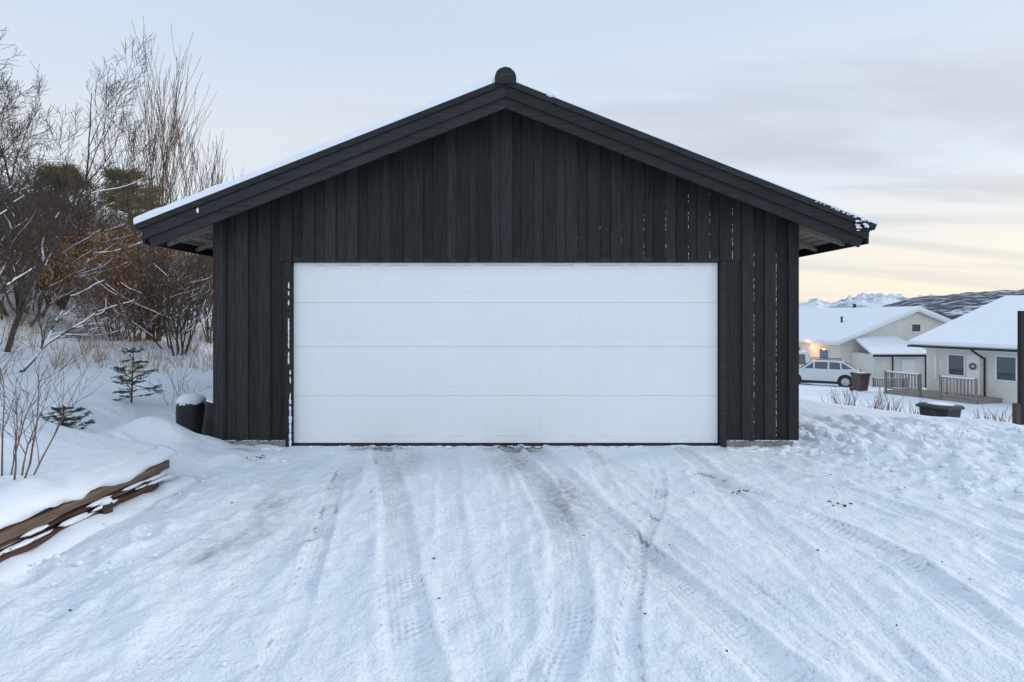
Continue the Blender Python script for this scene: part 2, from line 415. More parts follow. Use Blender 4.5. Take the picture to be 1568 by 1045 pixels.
while x<EX-.08:
    for sg in(-1,1):
        w.prism_xz([(sg*x,rt(x)-TH-.03),(sg*(x+.085),rt(x+.085)-TH-.03),(sg*(x+.085),rt(x+.085)-TH-.008),(sg*x,rt(x)-TH-.008)],-.388,YB-.02)
    x+=.096
w.obj("soffit",M_soff,gar)
w=MB();yy=.0
while yy<7:
    for sg in(-1,1):
        w.prism_xz([(sg*(HW+.04),rt(HW)-TH-.032),(sg*(EX-.04),rt(EX-.04)-TH-.032),(sg*(EX-.04),rt(EX-.04)-TH-.07),(sg*(HW+.04),rt(HW)-TH-.11)],yy,yy+.045)
    yy+=.6
w.obj("rafter_tails",M_soff,gar)
w=MB();n=14;pl=[]
for i in range(n+1):
    t=math.pi*i/n;pl.append((.118*math.cos(t),PK+.0+.125*math.sin(t)))
pl+=[(-.118,PK-.05),(.118,PK-.05)]
w.prism_xz(pl,-.50,YB);w.obj("ridge_cap",M_barge,gar)
w=MB()
for i in range(9):
    t=math.pi*(.25+.5*i/8);w.blob((.118*math.cos(t),-.44,PK+.127*math.sin(t)),(.022,.07,.009),7,4,.2)
w.obj("ridge_snow",M_snow2,gar,True)
for sg,base,nm in((-1,.070,"roof_snow"),(1,.026,"roof_snow_thin")):
    w=MB();xsn=np.linspace(.13,EX+.035,150)
    if sg<0: th=base*(.78+.4*vn(xsn*5,xsn*0,3)+.15*vn(xsn*19,xsn*0,4))+.015*sst((xsn-2.5)/1.5)
    else: th=base*np.clip(.45+1.3*vn(xsn*4,xsn*0,5)*vn(xsn*17,xsn*0,6)*1.4,.1,1.4)+.03*np.exp(-((xsn-.50)/.05)**2)
    up=[(sg*a,rt(a)+.013+t) for a,t in zip(xsn,th)];lo=[(sg*a,rt(a)+.0125) for a in xsn]
    bmv=[];F=[];nn=len(up);rowsY=[-.485,-.478,-.46,0,2,4,YB]
    for j,yv in enumerate(rowsY):
        kk=[.6,.88,1,1,1,1,1][j]
        for (p,q) in zip(up,lo): bmv.append((p[0],yv,q[1]+(p[1]-q[1])*kk))
    b0=len(bmv);bmv+=[(q[0],-.478,q[1]) for q in lo]
    for j in range(len(rowsY)-1):
        for i in range(nn-1):
            a=j*nn+i;F.append((a,a+1,a+nn+1,a+nn))
    for i in range(nn-1): F.append((b0+i,b0+i+1,i+1,i))
    F.append((nn-1,b0+nn-1,2*nn-1))
    e0=len(bmv);bmv+=[(lo[-1][0],YB,lo[-1][1])];
    F.append(tuple([b0+nn-1]+[j*nn+nn-1 for j in range(len(rowsY))]+[e0]))
    meshobj(nm,bmv,F,M_snow2,gar,True)
w=MB();
w.blob((.50,-.48,rt(.5)+.03),(.06,.03,.03))
for i in range(16): w.blob((3.86+R.gauss(0,.05),-.485,rt(3.88)-.045+R.gauss(0,.03)),(R.uniform(.008,.028),.01,R.uniform(.006,.018)),7,4,.4)
for i in range(10):
    xx=R.uniform(3.3,3.8);w.blob((xx,-.48,rt(xx)+.0),(R.uniform(.01,.03),.01,R.uniform(.004,.01)),7,4,.4)
w.blob((-3.35,-.46,rt(3.35)-.10),(.012,.012,.03))
w.obj("snow_clumps",M_snow2,gar,True)
w=MB()
for (x0,x1,zb,zt) in edges:
    if x0<.5: continue
    dens=min(1,.05+(x0-.5)/2.5)
    z=zb+.05
    lim=min(zt-.1,zb+2.2 if x0>DX1-.1 else zb+.25+.9*dens)
    while z<lim:
        l=R.uniform(.008,.035)*(1+dens)
        if R.random()<dens*.78*(0.3+1.2*vn(np.array([z*2.3]),np.array([x0*9.]),4)[0]):
            wd=R.uniform(.0018,.0050)*(.4+.6*dens)
            w.blob((x1+wd*.7,-.022,z),(wd,.008,l/2),6,4,.45)
        z+=l*1.05
z=.02
while z<1.9:
    l=R.uniform(.03,.09);wd=.008+.016*max(0,1-z/1.2)*R.random()
    if R.random()<.9-.35*z/2: w.blob((DX0-.02+.018*(z<.9),-.040,z),(wd,.010,l*.6),6,5,.3)
    z+=l*.9
for i in range(60):
    xx=R.uniform(-HW,DX0-.1) if R.random()<.5 else R.uniform(DX1+.1,HW)
    w.blob((xx,-.03,.078+R.uniform(-.004,.004)),(R.uniform(.01,.03),.010,.004),6,4,.3)
w.obj("snow_in_joints",M_snow2,gar,True)
w=MB()
for i in range(110):
    xx=R.uniform(DX0-.1,DX1+.1);w.blob((xx,R.uniform(-.06,.01),.000+R.uniform(0,.004)),(R.uniform(.01,.05),.014,R.uniform(.005,.014)),7,4,.3)
for sx in(-1,1):
    for i in range(40):
        xx=sx*R.uniform(2.55,3.6);r_=R.uniform(.015,.045);w.blob((xx,R.uniform(-.28,-.08),r_*.2),(r_*1.5,r_,r_*.7),8,5,.2)
w.obj("snow_drift_at_door",M_snow2,gar,True)

# ------------------------------------------------------------------ snow clods (one object)
w=MB()
for i in range(330):
    t=R.random()
    if t<.65: xx,yy=R.uniform(3.0,6.6),R.uniform(-1.9,.8)
    elif t<.80: xx,yy=R.uniform(-3.0,-2.3),R.uniform(-3.4,-.1)
    else: xx,yy=R.uniform(-2.5,3.5),R.uniform(-4.5,-.3)
    if S_of(xx,yy)>-.6: continue
    r_=R.uniform(.005,.013) if t>.80 else R.uniform(.012,.05)*R.uniform(.4,1)
    if xx<0 and t<.8: r_*=.55
    w.blob((xx,yy,hz(xx,yy)+r_*.2+(.008 if t<.80 else 0)),(r_*R.uniform(.8,1.5),r_,r_*.7),9,6,.20)
w.obj("snow_clods",M_snow2,None,True)
w=MB()
for i in range(50):
    xx,yy=R.uniform(-2.5,4.6),R.uniform(-4.4,-.3)
    if R.random()<.5: xx,yy=R.gauss(1.6,1.2),R.gauss(-2.2,1.0)
    if yy>-.2: continue
    r_=R.uniform(.002,.0055)
    w.blob((xx,yy,hz(xx,yy)+.014),(r_*R.uniform(1,2.4),r_,r_*.8),5,4,.4)
for cx,cy in((-2.62,-.55),(2.75,-2.05),(2.1,-1.7),(-1.35,-.1),(.0,-.1)):
    for i in range(14):
        xx,yy=cx+R.gauss(0,.07),cy+R.gauss(0,.035);r_=R.uniform(.003,.008)
        w.blob((xx,yy,hz(xx,yy)+.014),(r_*R.uniform(1,2),r_,r_*.8),5,4,.4)
w.obj("gravel_debris",M_black)

# ------------------------------------------------------------------ timber retaining wall
tw=empty("timber_retaining_wall")
def timber(name,x0,x1,y0,y1,z0,z1,mat,wob=.012,seed=0,dz=0.,nseg=60,smooth=False,prof=None):
    V=[];F=[];prof=prof or [(x0,z0),(x0,(z0+z1)/2),(x0,z1),((x0+x1)/2,z1),(x1-.012,z1),(x1,z1-.012),(x1,(z0+z1)/2),(x1,z0),((x0+x1)/2,z0)]
    for i in range(nseg+1):
        t=i/nseg;yv=y0+(y1-y0)*t
        for j,(a,b) in enumerate(prof):
            q=float(vn(np.array([yv*2.1+j*.3]),np.array([seed*3.+j*.4]),8)[0])-.5;q2=float(vn(np.array([yv*7+j*.5]),np.array([seed*7.+j*.7]),9)[0])-.5
            V.append((a+wob*(q+q2*.8)*2,yv,b+wob*(q*1.3-q2)*2+dz*(t-.5)))
    n=len(prof)
    for i in range(nseg):
        for j in range(n):
            k2=(j+1)%n;F.append((i*n+j,i*n+n+j,i*n+n+k2,i*n+k2))
    F.append(tuple(range(n)));F.append(tuple(range(nseg*n+n-1,nseg*n-1,-1)))
    return meshobj(name,V,F,mat,tw,smooth)
timber("lower_timber",-3.2,-3.04,-5.4,-2.36,-.05,.085,M_redwood,.009,1)
timber("lower_timber_far",-3.2,-3.06,-2.24,-1.62,-.05,.08,M_redwood,.009,6)
timber("middle_plank",-3.2,-3.06,-5.4,-1.55,.112,.138,M_redwood,.007,2)
timber("upper_timber",-3.22,-3.075,-5.4,-1.42,.144,.215,M_oldwood,.007,3,-.01)
timber("upper_timber_split",-3.24,-3.085,-5.4,-1.5,.221,.250,M_redwood,.008,4)
w=MB()
w.box(-3.3,-3.01,-2.35,-2.25,-.05,.105);w.obj("cross_tie",M_redwood,tw,bevel=.012)
lip=[(-3.46,.20),(-3.46,.34)]+[(-3.46+.40*t,.285+.085*math.cos(t*1.5)) for t in(.2,.45,.65,.82)]+[(-3.075,.300),(-3.045,.265),(-3.055,.228),(-3.12,.225)]
timber("snow_lip",0,0,-5.4,-1.35,0,0,M_snow2,.028,9,0,120,True,lip)
w=MB()
for i in range(34):
    yv=R.uniform(-5.2,-1.4);w.blob((-3.05+R.uniform(-.01,.02),yv,R.choice([.09,.09,.135])+R.uniform(-.005,.01)),(R.uniform(.015,.03),R.uniform(.05,.16),R.uniform(.007,.015)),10,5,.2)
w.blob((-3.05,-2.30,.12),(.05,.06,.03),10,6,.1)
w.obj("snow_on_timbers",M_snow2,tw,True)
# low drift against the foot of the timbers (continuous)
foot=[(-3.12,-.06),(-3.12,.02),(-3.02,.035),(-2.95,.018),(-2.86,-.03),(-2.95,-.08)]
timber("snow_at_foot",0,0,-5.4,-1.3,0,0,M_snow2,.022,12,0,140,True,foot)

# ------------------------------------------------------------------ barrels near corner
def barrel(name,x,y,r,h,tilt=0,dz=0,cap=.10):
    e=empty(name,(x,y,hz(x,y)-.05+dz));e.rotation_euler=(0,tilt,0)
    w=MB();
    pr=[(0,r*.88),(.04,r*.95),(h*.33,r),(h*.36,r*1.03),(h*.39,r),(h*.66,r),(h*.69,r*1.03),(h*.72,r),(h*.96,r*.97),(h,r*1.0)]
    for i in range(len(pr)-1): w.cyl((0,0,pr[i][0]),(0,0,pr[i+1][0]),pr[i][1],pr[i+1][1],20,i==len(pr)-2)
    w.obj("barrel_body",M_black,e,True)
    w=MB();w.blob((0,0,h+.0),(r*1.02,r*1.02,cap),16,8,.04);w.obj("snow_cap",M_snow2,e,True)
barrel("plastic_barrel",-4.03,.62,.17,.46)
barrel("plastic_barrel.001",-3.58,.28,.13,.56,math.radians(7),-.02,.03)
p=empty("snow_covered_board",(0,0,0))
mt=Matrix.Translation((-3.75,-.95,hz(-3.75,-.95)+.03))@Matrix.Rotation(math.radians(-35),4,'Z')@Matrix.Rotation(math.radians(10),4,'Y')
w=MB();w.obox(mt,.75,.10,.03);w.obj("board",pmat("mossy_board",(.10,.11,.08),.8),p,bevel=.005)
w=MB()
for i in range(14):
    q=mt@Vector((-.34+i*.05,.01,.035));w.blob(q,(.07,.06,.04),10,6,.1)
w.obj("board_snow",M_snow2,p,True)

# ------------------------------------------------------------------ branches
class TB:
    def __init__(s,seed): s.V=[];s.F=[];s.r=random.Random(seed);s.SV=[];s.SF=[];s.tips=[]
    def tube(s,pts,rad,n,snow=False):
        b=len(s.V);V=s.V;F=s.F
        for i,p in enumerate(pts):
            d=(pts[min(i+1,len(pts)-1)]-pts[max(i-1,0)]);d.normalize()
            a=d.cross(Vector((.13,.21,1)) if abs(d.z)<.95 else Vector((1,.1,0)));a.normalize();c=a.cross(d)
            for k in range(n):
                t=6.2832*k/n;V.append(p+a*(rad[i]*math.cos(t))+c*(rad[i]*math.sin(t)))
        for i in range(len(pts)-1):
            for k in range(n):
                F.append((b+i*n+k,b+i*n+(k+1)%n,b+i*n+n+(k+1)%n,b+i*n+n+k))
        if snow:
            for i in range(len(pts)-1):
                d=pts[i+1]-pts[i]
                if abs(d.normalized().z)<.72 and s.r.random()<.85:
                    bb=len(s.SV);a=d.cross(Vector((0,0,1))).normalized()
                    for j in(i,i+1):
                        r_=rad[j]*1.02+.003;hh=rad[j]*.9+.010
                        for (u,v) in((-1,.25),(-.75,1),(0,1.35),(.75,1),(1,.25)):
                            s.SV.append(pts[j]+a*(u*r_*.95)+Vector((0,0,v*hh)))
                    for k in range(4): s.SF.append((bb+k,bb+k+1,bb+6+k,bb+5+k))
                    s.SF.append((bb,bb+4,bb+9,bb+5));s.SF.append((bb,bb+1,bb+2,bb+3,bb+4));s.SF.append((bb+9,bb+8,bb+7,bb+6,bb+5))
    def grow(s,p,d,L,rad,lev,mx,up=.12,wig=.16,kids=(4,7),ang=(.45,.95),lr=(.4,.7),snow=0,mr=.0022):
        r=s.r;n=max(4,int(5+L*2.4)) if lev<mx else 3
        pts=[p.copy()];rr=[rad];dd=d.copy();seg=L/n
        for i in range(n):
            dd=dd+Vector((r.gauss(0,wig),r.gauss(0,wig),r.gauss(0,wig*.7)+up));dd.normalize()
            pts.append(pts[-1]+dd*seg);rr.append(max(mr,rad*(1-.82*(i+1)/n)))
        s.tube(pts,rr,6 if lev==0 else (4 if lev==1 else 3),snow=(lev<=snow-1))
        if lev>=mx: s.tips.append(pts[-1]);s.tips.append(pts[-2]);return
        for c in range(r.randint(*kids)):
            t=r.uniform(.22,.98)*n;i=min(int(t),n-1);q=pts[i].lerp(pts[i+1],t-i)
            base=(pts[i+1]-pts[i]).normalized();ax=base.orthogonal().normalized();ax.rotate(Matrix.Rotation(r.uniform(0,6.283),3,base))
            nd=base.copy();nd.rotate(Matrix.Rotation(r.uniform(*ang),3,ax))
            s.grow(q,nd,L*r.uniform(*lr)*(1-.35*t/n),max(mr,rr[i]*.62),lev+1,mx,up,wig,kids,ang,lr,snow,mr)
    def leaves(s,n,size,spread,zmax=9):
        V=[];F=[];r=s.r
        tips=[t for t in s.tips if t.z<zmax]
        for i in range(n):
            c=tips[r.randrange(len(tips))]+Vector((r.gauss(0,spread),r.gauss(0,spread),r.gauss(0,spread)))
            a=Vector((r.gauss(0,1),r.gauss(0,1),r.gauss(0,1))).normalized();b=a.orthogonal().normalized()*size*.35*r.uniform(.6,1.2);a=a*size*r.uniform(.5,1.3)
            k=len(V);V+=[c-a,c+b,c+a,c-b];F.append((k,k+1,k+2,k+3))
        return V,F
def tree(name,loc,seed,stems,H_,rad,lean,mx,mat,snow=0,leaf=0,rz=0,scale=1,zm=9,**kw):
    t=TB(seed)
    for i in range(stems):
        a=t.r.uniform(0,6.283);l=t.r.uniform(*lean)
        d=Vector((math.cos(a)*l,math.sin(a)*l,1)).normalized()
        t.grow(Vector((math.cos(a)*.1*min(1,stems-1),math.sin(a)*.1*min(1,stems-1),-.15)),d,H_*t.r.uniform(.75,1.05),rad*t.r.uniform(.7,1.1),0,mx,snow=snow,**kw)
    e=empty(name,loc,rz);e.scale=(scale,)*3
    o=meshobj("branches",t.V,t.F,mat,e,True)
    ch=[o]
    if t.SV: ch.append(meshobj("branch_snow",t.SV,t.SF,M_snow2,e,False))
    if leaf:
        V,F=t.leaves(leaf,.035,.09,zm);ch.append(meshobj("dry_leaves",V,F,M_leaf,e))
    return e,ch,t
def inst(name,src,loc,rz,sc,parent=None,sz=None):
    e=bpy.data.objects.new(name,None);e.location=loc;e.rotation_euler=(0,0,rz);e.scale=(sc,sc,sz or sc);link(e,parent)
    for c in src:
        o=bpy.data.objects.new(c.name.split('.')[0],c.data);link(o,e)
    return e
def at(x,y,dz=0): return (x,y,hz(x,y)+dz)
tree("bare_birch_tree",at(-8.1,2.4),3,6,4.0,.046,(.15,.75),3,M_bark,snow=2,kids=(7,10),up=.07,wig=.13,mr=.0028,lr=(.35,.6))
tree("bare_birch_tree",at(-9.8,4.6),5,6,4.8,.046,(.1,.5),3,M_bark,snow=1,kids=(7,10),up=.10,wig=.12,mr=.0032,lr=(.35,.6))
tree("bare_birch_tree",at(-7.3,1.6),8,4,2.2,.028,(.5,1.1),3,M_bark,snow=2,kids=(5,7),up=.03,wig=.16,mr=.0025)
tree("bare_willow_tree",at(-7.9,6.0),13,10,4.9,.026,(.03,.24),2,M_bark2,snow=0,kids=(5,8),up=.2,wig=.07,ang=(.2,.5),mr=.004)
tree("bare_willow_tree",at(-9.0,9.5),14,7,4.2,.03,(.03,.26),2,M_bark2,snow=0,kids=(4,7),up=.2,wig=.07,ang=(.2,.5),mr=.005)
tree("bare_willow_tree",at(-6.9,5.2),15,9,2.5,.024,(.1,.6),3,M_bark,snow=2,kids=(4,7),up=.1,wig=.12,mr=.003)
tree("bare_willow_tree",at(-10.2,6.2),16,7,3.4,.03,(.05,.5),3,M_bark,snow=1,kids=(5,7),up=.1,wig=.12,mr=.0035)
tree("bare_willow_tree",at(-7.4,7.6),18,9,2.9,.022,(.1,.5),3,M_bark2,snow=2,kids=(4,6),up=.12,wig=.11,mr=.004)
tree("bare_willow_tree",at(-8.2,9.2),19,6,3.8,.022,(.03,.3),2,M_bark2,kids=(4,6),up=.18,wig=.08,ang=(.2,.5),mr=.005)
tree("bare_sapling",at(-3.5,-2.68),21,7,1.1,.008,(.15,.8),2,M_bark2,snow=0,kids=(3,5),up=.10,wig=.10,mr=.0015)
tree("bare_sapling",at(-4.6,-1.7),22,4,1.1,.007,(.2,.7),2,M_bark2,snow=0,kids=(3,4),up=.10,wig=.12,mr=.0015)
tree("bare_sapling",at(-4.75,1.7),25,4,.75,.006,(.2,.8),2,M_bark2,kids=(2,3),up=.1,mr=.002)
th=empty("shrub_thicket");srcs=[]
for i,(seed,Hh,mt_,lf,zm) in enumerate(((31,1.9,M_bark2,900,9),(32,1.7,M_bark2,1300,9),(33,2.2,M_bark,150,1.5),(34,1.5,M_bark3,900,9),(35,2.4,M_bark2,200,1.5))):
    e,ch,t=tree("shrub",(0,0,0),seed,9,Hh,.018,(.1,.8),2,mt_,snow=2,leaf=lf,zm=zm,kids=(5,7),up=.09,wig=.13,mr=.0045)
    e.parent=th;srcs.append(ch)
    e.location=at(-9-i*1.3,7.5+i)
rr=random.Random(99);cnt=0
while cnt<84:
    d=rr.uniform(10.5,26);ratio=rr.uniform(-1.2,-.50);xx=ratio*d;yy=d-6.65
    if xx>-6.9: continue
    k=rr.choice([0,1,1,2,3,4,0])
    inst("shrub",srcs[k],at(xx,yy,-.1),rr.uniform(0,6.28),rr.uniform(.65,1.15),th);cnt+=1
V_=[];F_=[]
for i in range(1000):
    d=rr.uniform(9,22);xx=rr.uniform(-1.1,-.52)*d;yy=d-6.65
    if xx>-5.8: continue
    z0=hz(xx,yy)
    for j in range(5):
        a=Vector((xx+rr.gauss(0,.05),yy+rr.gauss(0,.05),z0));tp=a+Vector((rr.gauss(0,.11),rr.gauss(0,.11),rr.uniform(.10,.42)));k=len(V_)
        V_+=[a-Vector((.005,0,0)),a+Vector((.005,0,0)),tp];F_.append((k,k+1,k+2))
meshobj("dry_grass",V_,F_,M_grass)
def pine(name,loc,Hh,Rr,seed,mat):
    e=empty(name,loc);r=random.Random(seed);w=MB();w.cyl((0,0,-.2),(0,0,Hh*.9),.12,.03,8);limbs=w;V=[];F=[]
    for i in range(60):
        z=Hh*(.3+.62*r.random());a=r.uniform(0,6.283);l=Rr*(1.05-(z/Hh)**2*.75)*r.uniform(.5,1.05)
        tip=Vector((math.cos(a)*l,math.sin(a)*l,z+l*.25));limbs.cyl((0,0,z-.1),tip,.025,.008,4,False)
        for c in range(5):
            cc=Vector((0,0,z)).lerp(tip,r.uniform(.45,1.05))
            for q in range(60):
                d=Vector((r.gauss(0,1),r.gauss(0,1),abs(r.gauss(0,1)))).normalized();p=cc+Vector((r.gauss(0,.14),r.gauss(0,.14),r.gauss(0,.09)))
                sd=d.orthogonal().normalized()*.014;k=len(V);V+=[p-sd,p+sd,p+d*.11];F.append((k,k+1,k+2))
    limbs.obj("trunk",M_bark2,e);meshobj("needles",V,F,mat,e)
pine("pine_tree",at(-14.6,15.2),4.0,1.6,5,M_pineb)
pine("pine_tree",at(-16.9,14.9),3.4,1.5,6,M_pineb)
def spruce(name,loc,Hh,Rr,seed):
    e=empty(name,loc);r=random.Random(seed);w=MB();w.cyl((0,0,-.05),(0,0,Hh),.014,.003,6);V=[];F=[];sn=MB();z=Hh*.10
    e.rotation_euler=(math.radians(4),math.radians(5),0)
    while z<Hh*.97:
        n=r.randint(3,6);ph=r.uniform(0,6.28)
        for i in range(n):
            a=ph+6.283*i/n+r.uniform(-.35,.35);l=Rr*(1-z/Hh)**.7*r.uniform(.5,1.15)+.04
            p0=Vector((0,0,z));p1=p0+Vector((math.cos(a)*l,math.sin(a)*l,l*r.uniform(-.25,.5)));w.cyl(p0,p1,.005,.002,4,False)
            dirv=(p1-p0).normalized();sdv=dirv.cross(Vector((0,0,1))).normalized()
            tw_=[(p0,p1)]
            for c in range(4):
                t=r.uniform(.35,.9);q=p0.lerp(p1,t)
                for s_ in(-1,1): tw_.append((q,q+(dirv+sdv*s_*.9).normalized()*l*.35))
            for (a0,b0) in tw_:
                nn=int((b0-a0).length*260)+6
                for q in range(nn):
                    pp=a0.lerp(b0,r.random());dd=((b0-a0).normalized()*.6+Vector((r.gauss(0,.6),r.gauss(0,.6),r.gauss(0,.6)))).normalized()
                    s2=dd.orthogonal().normalized()*.0026;k=len(V);V+=[pp-s2,pp+s2,pp+dd*.024];F.append((k,k+1,k+2))
            if r.random()<.6: sn.blob(p0.lerp(p1,.65)+Vector((0,0,.014)),(.035,.035,.013),7,4,.3,r)
        z+=Hh*r.uniform(.09,.15)
    w.obj("trunk",M_bark,e);meshobj("needles",V,F,M_needle,e);sn.obj("snow",M_snow2,e,True)
spruce("spruce_sapling",at(-5.35,1.45,.0),.82,.40,1)
spruce("spruce_sapling",at(-4.75,-.55,.0),.36,.26,2)

# ------------------------------------------------------------------ right shrubs
def rshrub(x,y,seed,Hh):
    tree("bare_shrub",at(x,y,-.05),seed,9,Hh,.009,(.1,.5),1,M_bark3,kids=(3,5),up=.12,wig=.1,ang=(.25,.6),mr=.005)
for i,(x_,y_,hh) in enumerate(((9.1,8.9,1.25),(9.3,8.6,1.35),(10.3,9.6,1.2),(9.5,7.9,1.15),(10.1,8.1,1.25),(10.2,5.9,1.1),(10.3,5.6,1.2),(10.3,5.2,1.3),(10.0,4.6,1.3),(9.6,4.2,1.3),(12.2,10.4,1.0))):
    rshrub(x_,y_,60+i,hh)

e=empty("fence_post",(7.23,1.35,hz(7.23,1.35)-.1));w=MB();w.box(-.03,.03,-.03,.03,0,1.75);w.obj("post",M_dark,e,bevel=.006)
w=MB();w.box(-.10,-.032,-.035,.035,0,.45);w.obj("post_stub",M_brown,e,bevel=.006)

def bin_(name,loc,rz,body,lid):
    e=empty(name,loc,rz);V=[];F=[]
    for z,a in((.08,.22),(.9,.29)):
        V+=[(-a,-a*1.15,z),(a,-a*1.15,z),(a,a*1.15,z),(-a,a*1.15,z)]
    F=[(3,2,1,0),(4,5,6,7),(0,1,5,4),(1,2,6,5),(2,3,7,6),(3,0,4,7)]
    o=meshobj("body",V,F,body,e);md=o.modifiers.new('b','BEVEL');md.width=.03;md.segments=2
    w=MB();w.prism_xz([(-.32,.90),(.32,.90),(.32,.95),(.22,1.0),(-.22,1.0),(-.32,.95)],-.38,.36);w.obj("lid",lid,e,bevel=.01)
    w=MB();w.cyl((-.25,.34,.1),(-.18,.34,.1),.1,.1,14);w.cyl((.18,.34,.1),(.25,.34,.1),.1,.1,14);w.cyl((-.25,.42,.93),(.25,.42,.93),.018,.018,8);w.obj("wheels_and_handle",M_tyre,e)
    w=MB();w.blob((0,0,1.0),(.25,.30,.03),12,6,.08);w.obj("snow",M_snow2,e,True)
bin_("wheelie_bin",at(10.6,7.35,.12),.4,M_black,M_green)
bin_("wheelie_bin",at(18.1,22.8,-.02),.2,M_brown,M_brown)

# ------------------------------------------------------------------ houses
def window(parent,face,u,z,wd,ht,y,n=1):
    w=MB();t=.07
    w.box(u-wd/2-t,u+wd/2+t,y-.05,y-.003,z-ht/2-t,z-ht/2);w.box(u-wd/2-t,u+wd/2+t,y-.05,y-.003,z+ht/2,z+ht/2+t)
    w.box(u-wd/2-t,u-wd/2,y-.05,y-.003,z-ht/2,z+ht/2);w.box(u+wd/2,u+wd/2+t,y-.05,y-.003,z-ht/2,z+ht/2)
    if n>1: w.box(u-.03,u+.03,y-.045,y-.003,z-ht/2,z+ht/2)
    w.obj("window_frame",M_white,parent)
    w=MB();w.box(u-wd/2,u+wd/2,y-.02,y-.004,z-ht/2,z+ht/2);w.obj("window_glass",M_glass,parent)
def railing(parent,x0,x1,y,z0,h=.95,name="deck_railing"):
    w=MB();w.box(x0,x1,y-.03,y+.03,z0+h-.05,z0+h);w.box(x0,x1,y-.02,y+.02,z0+.1,z0+.16)
    x=x0
    while x<x1: w.box(x,x+.05,y-.028,y+.018,z0+.16,z0+h-.05);x+=.14
    for x in(x0,x1-.08): w.box(x,x+.08,y-.045,y+.045,z0-.3,z0+h+.05)
    w.obj(name,M_grey,parent)
    w=MB();w.box(x0,x1,y-.035,y+.035,z0+h+.002,z0+h+.05);w.obj("railing_snow",M_snow2,parent)
hA=empty("white_gabled_house",(23.2,33.4,0));bz=-3.6;ez=-.45;W=10.4;Ld=14;rz_=1.75;ov=.5;sl=(rz_-ez)/(W/2)
w=MB();w.prism_xz([(0,bz),(W,bz),(W,ez),(W/2,rz_-.05),(0,ez)],0,Ld);w.obj("walls",M_wallw,hA)
def roofprism(th0,th1,o_,y0,y1,mat,name,par,W,ez,rz_,sl):
    w=MB();a=-o_;b=W+o_;e1=ez-sl*o_
    w.prism_xz([(a,e1+th0),(W/2,rz_+th0),(b,e1+th0),(b,e1+th1),(W/2,rz_+th1),(a,e1+th1)],y0,y1);return w.obj(name,mat,par)
roofprism(.0,.14,ov,-.5,Ld+.5,M_white,"roof",hA,W,ez,rz_,sl)
roofprism(.142,.32,ov+.03,-.53,Ld+.53,M_snow2,"roof_snow",hA,W,ez,rz_,sl)
window(hA,'-y',7.2,-1.4,1.2,1.1,0,2);window(hA,'-y',5.3,.55,.6,.5,0)
w=MB();w.cyl((5.2,7,rz_+.2),(5.2,7,rz_+.6),.12,.12,10);w.cyl((2.4,4,.75),(2.4,4,1.25),.07,.07,8);w.cyl((2.4,4,1.25),(2.4,4,1.32),.12,.12,8);w.obj("roof_vents",M_dark,hA)
w=MB();w.box(.7,4.1,-2.6,-.01,bz,-1.15);w.obj("porch_walls",M_wallw,hA)
V=[(.4,-2.95,-1.2),(4.4,-2.95,-1.2),(3.9,-.02,-.2),(.9,-.02,-.2)];V+=[(a,b,c+.16) for a,b,c in V]
meshobj("porch_roof_snow",V,[(3,2,1,0),(4,5,6,7),(0,1,5,4),(1,2,6,5),(2,3,7,6),(3,0,4,7)],M_snow2,hA)
w=MB();w.box(.4,4.4,-2.98,-2.955,-1.26,-1.12);w.box(4.05,4.13,-2.68,-2.61,bz,-1.2);w.cyl((1.9,-2.66,-3.3),(1.9,-2.66,-1.25),.04,.04,8);w.obj("porch_gutter_and_downpipe",M_dark,hA)
w=MB();w.box(2.5,3.4,-2.66,-2.605,-3.35,-1.45);w.obj("porch_door",M_white,hA)
railing(hA,4.6,8.5,-2.2,-3.2)
railing(hA,.0,2.2,-3.6,-3.3,.7)
w=MB();
for i in range(4): w.box(8.7,9.9,-2.4-i*.3,-2.1-i*.3,-3.6,-3.0-i*.12)
w.obj("steps",M_grey,hA)
w=MB()
for y0 in(1.4,5.4,8.5): w.box(-.05,-.003,y0,y0+1.3,-2.2,-1.0)
w.obj("side_window_frames",M_white,hA)
w=MB()
for y0 in(1.4,5.4,8.5): w.box(-.056,-.051,y0+.08,y0+1.22,-2.12,-1.08)
w.obj("side_window_glass",M_glass,hA)
ml,nt,b=newmat("lamp_glow");b.inputs['Emission Color'].default_value=(1,.55,.18,1);b.inputs['Emission Strength'].default_value=2.2;b.inputs['Base Color'].default_value=(1,.8,.5,1)
w=MB();w.blob((-.18,3.4,-1.0),(.13,.13,.16),10,6,0);w.obj("wall_lamp",ml,hA,True)
ld=bpy.data.lights.new("wall_lamp_light",'POINT');ld.energy=34;ld.color=(1,.42,.10);ld.shadow_soft_size=.12
lo=bpy.data.objects.new("wall_lamp_light",ld);lo.location=(-.8,3.4,-1.1);link(lo,hA)
hB=empty("white_house",(20.35,22.35,0),math.radians(-64.5));sl2=.258
Lb=13
x0,x1=.4,Lb-.4
V=[(x0,.7,-3.6),(x0,17.9,-3.6),(x0,17.9,-.1+.7*sl2-.1),(x0,9.3,2.2),(x0,.7,-.1+.7*sl2-.1)]
V+=[(x1,b_,c_) for _,b_,c_ in V]
meshobj("walls",V,[(0,1,2,3,4),(9,8,7,6,5),(0,4,9,5),(1,0,5,6),(2,1,6,7),(3,2,7,8),(4,3,8,9)],M_wallw,hB)
